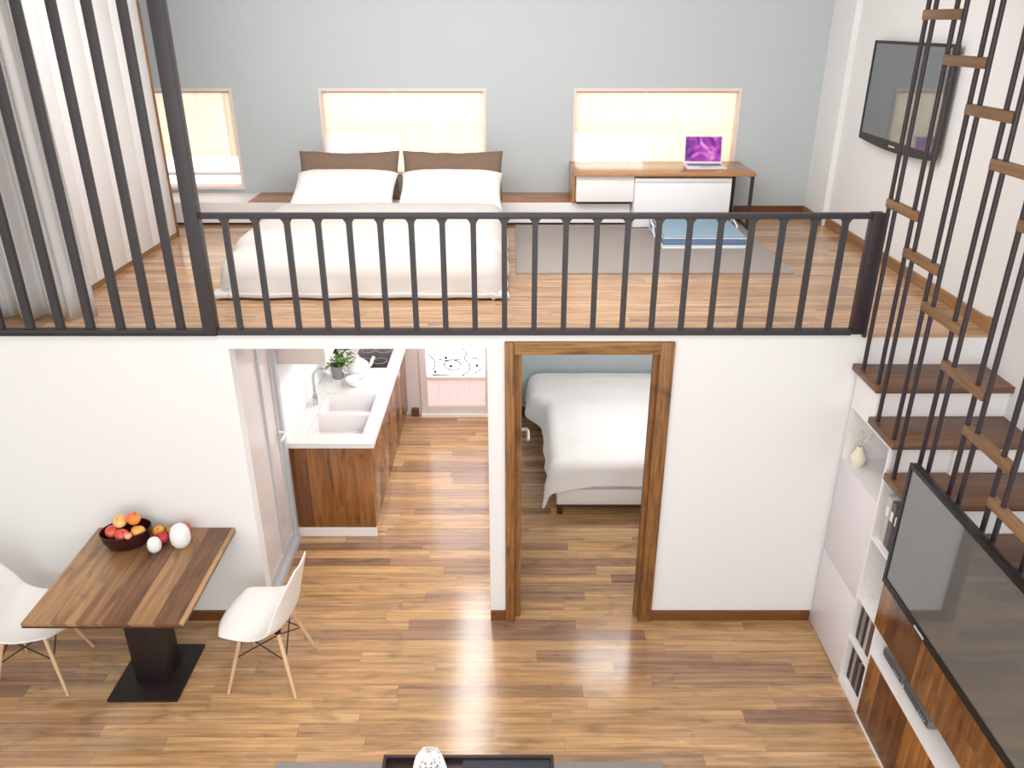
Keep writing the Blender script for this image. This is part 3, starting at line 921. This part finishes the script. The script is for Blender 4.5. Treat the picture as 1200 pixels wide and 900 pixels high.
SB = [(5.71, 6.075), (6.105, 6.49)]
SX0, SX1 = -1.66, -1.205
wk = MB()
X0, X1, Y0k, Y1k, Z0, Z1 = -1.789, -1.10, 5.55, 7.84, .858, WT
wk.box(X0, SX0, Y0k, Y1k, Z0, Z1); wk.box(SX1, X1, Y0k, Y1k, Z0, Z1)
wk.box(SX0, SX1, Y0k, SB[0][0], Z0, Z1); wk.box(SX0, SX1, SB[0][1], SB[1][0], Z0, Z1); wk.box(SX0, SX1, SB[1][1], Y1k, Z0, Z1)
tag(obj('worktop', wk, M['worktop'], None, 0), 'long white stone worktop over the walnut kitchen cabinets', 'worktop')
sk = thing('sink', 'white double basin sink set into the kitchen worktop', 'sink', ((SX0 + SX1) / 2, SB[0][0], WT))
for (a, b) in SB:
    a -= SB[0][0]; b -= SB[0][0]; hw = (SX1 - SX0) / 2 - .002; a += .002; b -= .002
    m_ = MB()
    dz = -.17; w_ = .008
    m_.box(-hw, hw, a, b, dz, dz + .01); m_.box(-hw, -hw + w_, a, b, dz, -.004); m_.box(hw - w_, hw, a, b, dz, -.004); m_.box(-hw, hw, a, a + w_, dz, -.004); m_.box(-hw, hw, b - w_, b, dz, -.004)
    bo = obj('basin', m_, M['sink'], sk, 0)
    obj('drain', MB().cyl((0, (a + b) / 2, dz + .0105), (0, (a + b) / 2, dz + .014), .03, seg=20), M['chrome'], bo)

fc = thing('faucet', 'tall chrome mixer tap standing at the wall side of the sink', 'faucet', (-1.715, 6.26, WT + .0003))
obj('base', MB().cyl((0, 0, 0), (0, 0, .10), .022, .019, 18), M['chrome'], fc)
pts = [(0, 0, .10), (0, 0, .26)]
for k in range(9):
    a = PI - PI * k / 8
    pts.append((.075 + .075 * math.cos(a), 0, .26 + .075 * math.sin(a)))
pts.append((.15, 0, .21))
obj('spout', MB().tube(pts, .012, 12), M['chrome'], fc, 60)
obj('lever', MB().tube([(0, -.018, .07), (0, -.05, .085), (.01, -.085, .115)], .008, 8), M['chrome'], fc)

hb = thing('hob', 'black glass hob set into the rear of the worktop', 'hob', (-1.40, 7.36, WT + .0003))
obj('glass', MB().box(-.15, .19, -.29, .29, 0, .008, .002), M['hob'], hb)
rg_ = MB()
for (x, y) in ((-.06, -.14), (.10, -.14), (-.06, .14), (.10, .14)):
    rg_.tube([(x + .07 * math.cos(a * PI / 12), y + .07 * math.sin(a * PI / 12), .0095) for a in range(24)], .0016, 6, True)
obj('burner_ring', rg_, M['alu'], hb)

pl = thing('potted_herb', 'leafy green herb in a grey pot on the kitchen worktop', 'plant', (-1.63, 6.84, WT + .0003))
obj('pot', MB().lathe([(0, 0), (.05, 0), (.068, .12), (.072, .13), (.062, .13), (.055, .11), (0, .1)], 24), M['pot'], pl, 50)
lf_ = MB(); lk = MB()
for i in range(84):
    a = random.uniform(0, 2 * PI); q = random.uniform(.02, .12); z = random.uniform(.16, .30) - q * .3
    mt = Matrix.Translation((q * math.cos(a), q * math.sin(a), z)) @ Matrix.Rotation(a, 4, 'Z') @ Matrix.Rotation(random.uniform(-.7, .4), 4, 'Y')
    s = random.uniform(.035, .06)
    tgt = lf_ if i % 4 else lk
    vsn = [tgt.bm.verts.new(mt @ Vector(p)) for p in ((0, 0, 0), (s * .5, s * .42, .008), (s * 1.15, 0, -.006), (s * .5, -s * .42, .008))]
    mid = tgt.bm.verts.new(mt @ Vector((s * .5, 0, -.002)))
    for j in range(4): tgt.bm.faces.new([vsn[j], vsn[(j + 1) % 4], mid])
    if i % 3 == 0: lk.tube([(0, 0, .10), tuple(mt @ Vector((0, 0, 0)))], .002, 5)
o_ = obj('leaves', lf_, M['leaf'], pl, 0); solid(o_, .0012)
o_ = obj('dark_leaves', lk, M['leafdark'], pl, 0)

def bowl_at(loc, r, h, label, mat='ceramic', name='bowl'):
    o = thing(name, label, 'bowl', loc, group='white bowls on the worktop')
    obj('body', MB().lathe([(0, 0), (r * .45, 0), (r * .5, h * .08), (r * .85, h * .5), (r, h), (r * .95, h), (r * .8, h * .52), (r * .4, h * .14), (0, h * .12)], 28), M[mat], o, 60)
    obj('foot', MB().lathe([(r * .38, -.0), (r * .46, 0), (r * .44, h * .1), (r * .38, h * .1), (r * .38, 0)], 28), M[mat], o, 60)
bowl_at((-1.44, 6.66, WT + .0005), .085, .075, 'wide white bowl on the worktop behind the sink')
tp = thing('teapot', 'round white teapot on the worktop between sink and hob', 'teapot', (-1.45, 6.90, WT + .0005), .6)
obj('body', MB().lathe([(0, 0), (.06, 0), (.09, .03), (.105, .075), (.095, .12), (.06, .15), (.045, .155), (0, .155)], 30), M['ceramic'], tp, 60)
obj('lid', MB().lathe([(0, .1555), (.046, .1555), (.04, .168), (.014, .176), (.012, .184), (.018, .194), (.012, .204), (0, .206)], 24), M['ceramic'], tp, 60)
obj('spout', MB().tube([(.09, 0, .05), (.13, 0, .08), (.15, 0, .13), (.168, 0, .15)], .015, 10), M['ceramic'], tp, 60)
obj('handle', MB().tube([(-.085, 0, .12), (-.14, 0, .13), (-.16, 0, .09), (-.135, 0, .05), (-.095, 0, .045)], .009, 10), M['ceramic'], tp, 60)

uc = thing('wall_cabinet', 'pale wall cabinet hanging over the kitchen worktop', 'cabinet', (-1.789, 5.55, 1.585))
obj('body', MB().box(0, .365, 0, 2.2, 0, .51, .002), M['doorframe'], uc)
for i in range(3):
    obj('door', MB().box(.366, .385, .002 + i * .733, .73 + i * .733, .002, .508, .002), M['white'], uc)

# ================================================================ LOWER BEDROOM BED
lb = thing('bed', 'white bed frame with dark legs in the bedroom seen through the doorway', 'bed', (1.16, 6.86, 0))
obj('base', MB().box(-.77, .77, -.965, .95, .10, .26, .01), M['white'], lb)
obj('foot_rail', MB().box(-.77, .77, -.972, -.9655, .085, .105), M['legdark'], lb, 0)
for sx in (-1, 1):
    for sy in (-1, 1):
        obj('leg', MB().box(sx * .74 - .025, sx * .74 + .025, sy * .92 - .03 - (.0 if sy > 0 else .01), sy * .92 + .03 - (.0 if sy > 0 else .01), 0, .0995, .004), M['legdark'], lb)
obj('mattress', MB().box(-.77, .77, -.95, .95, .262, .46, .04, 4), M['mattress'], lb)


def duvet(name, x0, x1, y0, y1, zt, over, zf, label, mat, seed=0, puff=.05, nu=70, nv=80, extra=None, flare=.16, rr=.06, wav=.022, side=None):
    """cloth over a box; over = (left, right, front, back) overhang lengths"""
    ol, orr, of, ob = over

    def fn(u, v):
        a = (x0 - ol) + (x1 - x0 + ol + orr) * u
        b = (y0 - of) + (y1 - y0 + of + ob) * v
        cx = min(max(a, x0 + rr), x1 - rr); cy = min(max(b, y0 + rr), y1 - rr)
        ex, ey = a - cx, b - cy
        d = math.hypot(ex, ey)
        n1 = noise.noise(Vector((a * 1.7 + seed, b * 1.7, seed))); n2 = noise.noise(Vector((a * 5 + seed, b * 4, 3 + seed))); n3 = noise.noise(Vector((a * 11, b * 3.0, 7 + seed)))
        if d < 1e-6:
            x, y, z = a, b, zt
        else:
            dx, dy = ex / d, ey / d
            q = rr * PI / 2
            if d < q:
                out, dn = rr * math.sin(d / rr), rr * (1 - math.cos(d / rr))
            else:
                e = d - q
                wave = wav * math.sin((a * dy - b * dx) * 17 + seed + 2 * n1) * min(1, e / .15)
                out, dn = rr + flare * e + wave + 1.3 * wav * n2 * min(1, e / .1), rr + e * .985
            x, y, z = cx + dx * out, cy + dy * out, zt - dn
        edge = min(1.0, min(a - x0 + .1, x1 - a + .1, b - y0 + .1, y1 - b + .1) / .35)
        edge = max(0, edge)
        z += puff * edge + edge * (.022 * n1 + .011 * n2 + .006 * n3)
        if extra: z += extra(a, b)
        if side: x += side(a, b)
        if z < zf:
            over_ = zf - z
            if d > 1e-6:
                x += dx * over_ * .5; y += dy * over_ * .5
            z = zf + .004 * (1 + n2)
        return (x, y, z)
    o = obj(name, MB().grid(fn, nu, nv), mat, None, 80)
    solid(o, .03, 1.0); subsurf(o, 1)
    return tag(o, label, 'duvet')


def bulge(a, b):
    # the cover spills over the side of the bed near the head, and flares at the foot corner
    k = max(0, min(1, (b - 7.0) / .35)); k = k * k * (3 - 2 * k)
    f = max(0, min(1, (6.0 - b) / .25)) * max(0, min(1, (.62 - a) / .25))
    return -(.16 * k + .05 * f) * max(0, min(1, (.75 - a) / .4))


def foot_hang(a, b):
    # hangs lower at the corner than along the foot
    if b > 5.94: return 0
    k = max(0, min(1, (.70 - a) / .45))
    return -.10 * k * min(1, (5.94 - b) / .2)


duvet('duvet', .36, 1.93, 5.88, 7.78, .50, (.24, .20, .16, 0), .02, 'white duvet hanging over the bed seen through the doorway', M['linen2'], 2.0, .055, 80, 100, foot_hang, flare=.15, wav=.008, side=bulge)

# ================================================================ LOFT FURNITURE
# bed with low base
BX0, BX1, BY0, BY1 = -1.93, -.10, 5.22, 7.34
bd_ = thing('bed', 'low double bed on the loft floor under a white duvet', 'bed', ((BX0 + BX1) / 2, BY0, LZ))
W_, L_ = (BX1 - BX0) / 2, BY1 - BY0
obj('base', MB().box(-W_ + .06, W_ - .06, .1, L_, 0.0, .10, .01), M['mattress'], bd_)
obj('mattress', MB().box(-W_ + .01, W_ - .01, .03, L_, .1005, .26, .05, 4), M['mattress'], bd_)


def fold(a, b):
    # turned-down end of the cover: a soft step across the bed
    w = 5.60 + .02 * math.sin(a * 5) + .015 * math.sin(a * 11)
    return .05 / (1 + math.exp(-(b - w) * 110)) - .012 * math.exp(-((b - w + .03) / .03) ** 2) * (1.0 if BX0 < a < BX1 else .3)


duvet('duvet', BX0 - .05, BX1 + .02, BY0, 6.78, LZ + .245, (.24, .22, .25, 0), LZ + .014, 'white duvet spread over the low loft bed', M['linen'], 5.0, .035, 100, 170, fold, flare=.15, rr=.11, wav=.010)


def pillow(loc, w, h, T, rot, label, group, mat, name='pillow', cat='pillow'):
    n = 22
    m_ = MB()

    def f(sgn):
        def g(u, v):
            a, b = u * 2 - 1, v * 2 - 1
            th = max(0, (1 - a ** 4)) ** .55 * max(0, (1 - b ** 4)) ** .55
            px = a * w / 2 * (1 - .05 * (1 - b * b) * abs(a) ** 4)
            py = b * h / 2 * (1 - (.13 if name == 'back_cushion' else -.06) * (1 - a * a) * abs(b) ** 4) + .008 * noise.noise(Vector((a * 4, b * 2, loc[0] * 9)))
            wr = .006 * noise.noise(Vector((a * 3 + loc[0], b * 3, loc[1] + sgn)))
            return (px, py, sgn * (T / 2 * th) + wr * th)
        return g
    m_.grid(f(1), n, n); m_.grid(f(-1), n, n)
    bmesh.ops.remove_doubles(m_.bm, verts=m_.bm.verts[:], dist=.0004)
    o = obj(name, m_, mat, None, 80)
    subsurf(o, 1)
    o.location = loc; o.rotation_euler = rot
    return tag(o, label, cat, group)


zb = LZ + .262
for (x, lab, lab2) in ((-1.468, 'white bed pillow in front of taupe cushion nearer the wardrobe', 'taupe back cushion on the loft bed nearer the wardrobe'), (-.535, 'white bed pillow in front of taupe cushion nearer the desk', 'taupe back cushion on the loft bed nearer the desk')):
    pillow((x, 7.33, zb + .20), .94, .46, .16, (math.radians(68), 0, 0), lab2, 'taupe cushions on the loft bed', M['taupe'], 'back_cushion', 'cushion')
    pillow((x, 7.04, zb + .115), .93, .56, .19, (math.radians(24), 0, 0), lab, 'white pillows on the loft bed', M['linen2'])

# bench along the back wall
bn = thing('wall_bench', 'long low white bench with oak top along the blue grey wall', 'bench', (-1.22, 7.60, LZ))
obj('top', MB().box(-1.225, 2.31, -.235, .245, .19, .21, .002), M['benchtop'], bn)
obj('glare_top', MB().box(-2.36, -1.228, -.238, .245, .19, .21, .002), M['white'], bn, label='bench top end whitened as window glare')  # bench top painted white here for the bright window reflection
obj('front_panel', MB().box(-2.36, 2.31, -.24, -.22, .025, .2095), M['white'], bn, 0)
obj('carcass', MB().box(-2.35, 2.30, -.219, .24, .03, .189), M['white'], bn, 0)
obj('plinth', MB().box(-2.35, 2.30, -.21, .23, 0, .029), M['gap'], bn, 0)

# desk
dk = thing('desk', 'low oak desk with thin dark legs below the window with the laptop', 'desk', (1.36, 7.53, LZ))
obj('desktop', MB().box(-.81, .81, -.335, .315, .475, .505, .002), M['desktop'], dk)
for (x, y, z) in ((.785, -.315, 0), (.785, .29, 0)):
    obj('leg', MB().box(x - .013, x + .013, y - .013, y + .013, z, .4745), M['rod'], dk, 0)
obj('side_panel', MB().box(-.81, -.785, -.20, .31, .2105, .4745, .002), M['desktop'], dk)
m_ = MB().box(.772, .798, -.301, .276, .455, .4745); m_.box(.775, .795, -.301, .276, .012, .03)
obj('side_rail', m_, M['rod'], dk, 0)

b1 = thing('drawer_unit', 'small white drawer unit on the bench under the desk', 'drawer unit', (.83, 7.5, LZ + .2105))
obj('body', MB().box(-.25, .266, -.235, .3, .03, .255, .002), M['white'], b1)
obj('drawer', MB().box(-.25, .266, -.252, -.236, .03, .255, .002), M['white'], b1)
m_ = MB().box(-.24, .25, -.2, .28, 0, .0295)
obj('base', m_, M['gap'], b1, 0)  # brown block draws the shadow gap between drawer unit and bench
b2 = thing('drawer_unit', 'large white drawer unit on the floor under the desk', 'drawer unit', (1.53, 7.45, LZ + .0135))
obj('body', MB().box(-.43, .43, -.235, .35, 0, .44, .002), M['white'], b2)
obj('drawer', MB().box(-.43, .43, -.253, -.236, .01, .405, .002), M['white'], b2)
obj('top_strip', MB().box(-.43, .43, -.25, -.236, .41, .44, .001), M['lilac'], b2)

# laptop
lp = thing('laptop', 'open white laptop with purple screen on the oak desk', 'laptop', (1.775, 7.50, LZ + .5055), -.04)
bs = obj('base', MB().box(-.18, .18, -.12, .12, 0, .016, .004), M['laptop'], lp)
kb = MB()
for r_ in range(5):
    for c_ in range(13):
        kb.box(-.152 + c_ * .0235, -.132 + c_ * .0235, -.012 + r_ * .022, .006 + r_ * .022, .0163, .018)
obj('keyboard', kb, M['keys'], bs, 0)
obj('trackpad', MB().box(-.05, .05, -.105, -.035, .0162, .017), M['alu'], bs, 0)
Mt = Matrix.Translation((0, .122, .014)) @ Matrix.Rotation(math.radians(-14), 4, 'X')
lid = obj('lid', MB().box(-.18, .18, 0, .009, 0, .255, .003, M=Mt), M['laptop'], lp)
obj('screen', MB().box(-.165, .165, -.002, -.0003, .02, .24, M=Mt), M['wallpaper'], lid, 0)

# loft rug and floor cushion
tag(obj('loft_rug', MB().box(0.03, 2.125, 5.79, 7.34, LZ, LZ + .012, .004), M['rug2']), 'pale grey rug on the loft floor beside the bed', 'rug')
cu = thing('floor_cushion', 'square blue floor cushion with white piping on the loft rug', 'cushion', (1.59, 6.80, LZ + .0125))
obj('base', MB().box(-.345, .345, -.34, .34, 0, .022, .008), M['piping'], cu)
obj('top_pad', MB().box(-.335, .335, -.33, .33, .085, .112, .013, 3), M['bluefab'], cu)
obj('side_band', MB().box(-.338, .338, -.333, .333, .0225, .0845, .008), M['bluefab2'], cu)
m_ = MB()
for z in (.088, .026):
    m_.tube([(-.34, -.335, z), (.34, -.335, z), (.34, .335, z), (-.34, .335, z)], .006, 8, True)
obj('piping', m_, M['piping'], cu)
for s in (-1, 1):
    obj('side_rail', MB().tube([(s * .352, .02, .008), (s * .365, .06, .10), (s * .365, .24, .13), (s * .352, .3, .008)], .008, 8), M['piping'], cu, 60)

# wardrobe
wd = thing('wardrobe', 'tall built-in wardrobe with plain white doors and a wooden end strip', 'wardrobe', (-2.95, 4.98, LZ))
WL, WH = 1.98, CZ - LZ - .02
obj('body', MB().box(-.62, -.021, 0, WL - .03, .035, WH), M['white'], wd, 0)
for i in range(4):
    a = i * (WL - .03) / 4; b = (i + 1) * (WL - .03) / 4
    obj('door', MB().box(-.02, 0, a + .002, b - .002, .04, WH - .005, .002), M['white'], wd)
obj('end_panel', MB().box(-.62, .008, WL - .029, WL, 0, WH, .002), M['trim'], wd)
obj('plinth', MB().box(-.6, -.0, 0, WL - .03, 0, .0345), M['skirt_y'], wd, 0)

# curtain
def cf(u, v):
    x = -3.56 + .885 * u + .03 * (1 - v) * (u - .5)
    f = 30 + 3 * math.sin(u * 5)
    amp = .040 * (.75 + .25 * math.sin(u * 9 + 2)) * (1.15 - .45 * v)
    y = 4.80 + amp * math.sin(u * f + .7 * math.sin(v * 3)) + .018 * math.sin(u * 71 + v * 2)
    return (x, y, LZ + .015 + (CZ - LZ - .07) * v + .008 * math.sin(u * 30) * (1 - v))
cr = thing('curtain', 'floor length grey curtain gathered behind the tall bars', 'curtain', (0, 0, 0))
o_ = obj('drape', MB().grid(cf, 150, 12), M['curtain'], cr, 80); solid(o_, .004)
obj('rail', MB().box(-3.59, -2.62, 4.775, 4.825, CZ - .05, CZ - .001), M['alu'], cr, 0)

# wall television in the loft
t2 = thing('television', 'small flat black television hung on the white wall above the loft floor', 'television', (2.855, 6.165, 3.45), 0)
obj('casing', MB().box(.0, .03, -.62, .62, -.365, .365, .006), M['black'], t2)
m_ = MB().box(-.012, 0, -.62, .62, .345, .365); m_.box(-.012, 0, -.62, -.6, -.32, .345); m_.box(-.012, 0, .6, .62, -.32, .345)
low = [(-.62, -.32), (.62, -.32), (.62, -.365)] + [(.62 - 1.24 * i / 12, -.365 - .028 * math.sin(PI * i / 12)) for i in range(1, 12)] + [(-.62, -.365)]
m_.prism(low, 'x', -.012, 0)
obj('bezel', m_, M['black'], t2, 0)
obj('screen', MB().box(-.006, -.001, -.6, .6, -.32, .345), M['screen'], t2, 0)
obj('badge', MB().box(-.015, -.0125, -.05, .05, -.362, -.350), M['alu'], t2, 0)
obj('bracket', MB().box(.031, .0645, -.2, .2, -.15, .15), M['black'], t2, 0)

# ================================================================ LIGHT
def area(name, loc, sx, sy, e, rot=(0, 0, 0), col=(1, 1, 1)):
    l = bpy.data.lights.new(name, 'AREA'); l.shape = 'RECTANGLE'; l.size = sx; l.size_y = sy; l.energy = e; l.color = col
    o = bpy.data.objects.new(name, l); COL.objects.link(o); o.location = loc; o.rotation_euler = rot
    return o


area('window_daylight', (-.3, -1.5, 2.9), 6.0, 3.6, 182, (math.radians(90), 0, 0), (1, .98, .96))
area('living_fill_light', (-.3, 2.4, CZ - .02), 3.0, 1.6, 52, col=(1, .96, .92))  # unseen lamp added overhead to brighten the living room
area('loft_fill_light', (-.3, 5.0, CZ - .10), 4.2, 1.0, 112, (math.radians(42), 0, 0), (1, .98, .97))  # unseen fill lamp, added and tilted to brighten the loft back wall
area('kitchen_fill_light', (-.4, 6.2, LZ - .13), .3, 2.4, 30, col=(1, .97, .95))  # unseen lamp added above the aisle to lift the kitchen
area('bedroom_fill_light', (1.3, 6.3, LZ - .13), 1.2, .6, 22, col=(1, .98, .97))  # unseen lamp added to brighten the lower bed and its wall

w = bpy.data.worlds.new('sky'); SC.world = w; w.use_nodes = True
bg = w.node_tree.nodes['Background']; bg.inputs[0].default_value = (.95, .97, 1, 1); bg.inputs[1].default_value = 0.8

# ================================================================ CAMERA
cam = bpy.data.cameras.new('camera'); cam.sensor_width = 36; cam.sensor_fit = 'HORIZONTAL'; cam.lens = 933 / 1200 * 36
cam.clip_start = .05
co = bpy.data.objects.new('camera', cam); COL.objects.link(co)
co.location = (0, 0, 3.95); co.rotation_euler = (math.radians(90 - 24.5), 0, 0)
SC.camera = co
vs_ = SC.view_settings
SC.display_settings.display_device = 'sRGB'
vs_.view_transform = 'Standard'; vs_.look = 'None'; vs_.gamma = 1; vs_.exposure = 0.0; vs_.use_curve_mapping = False
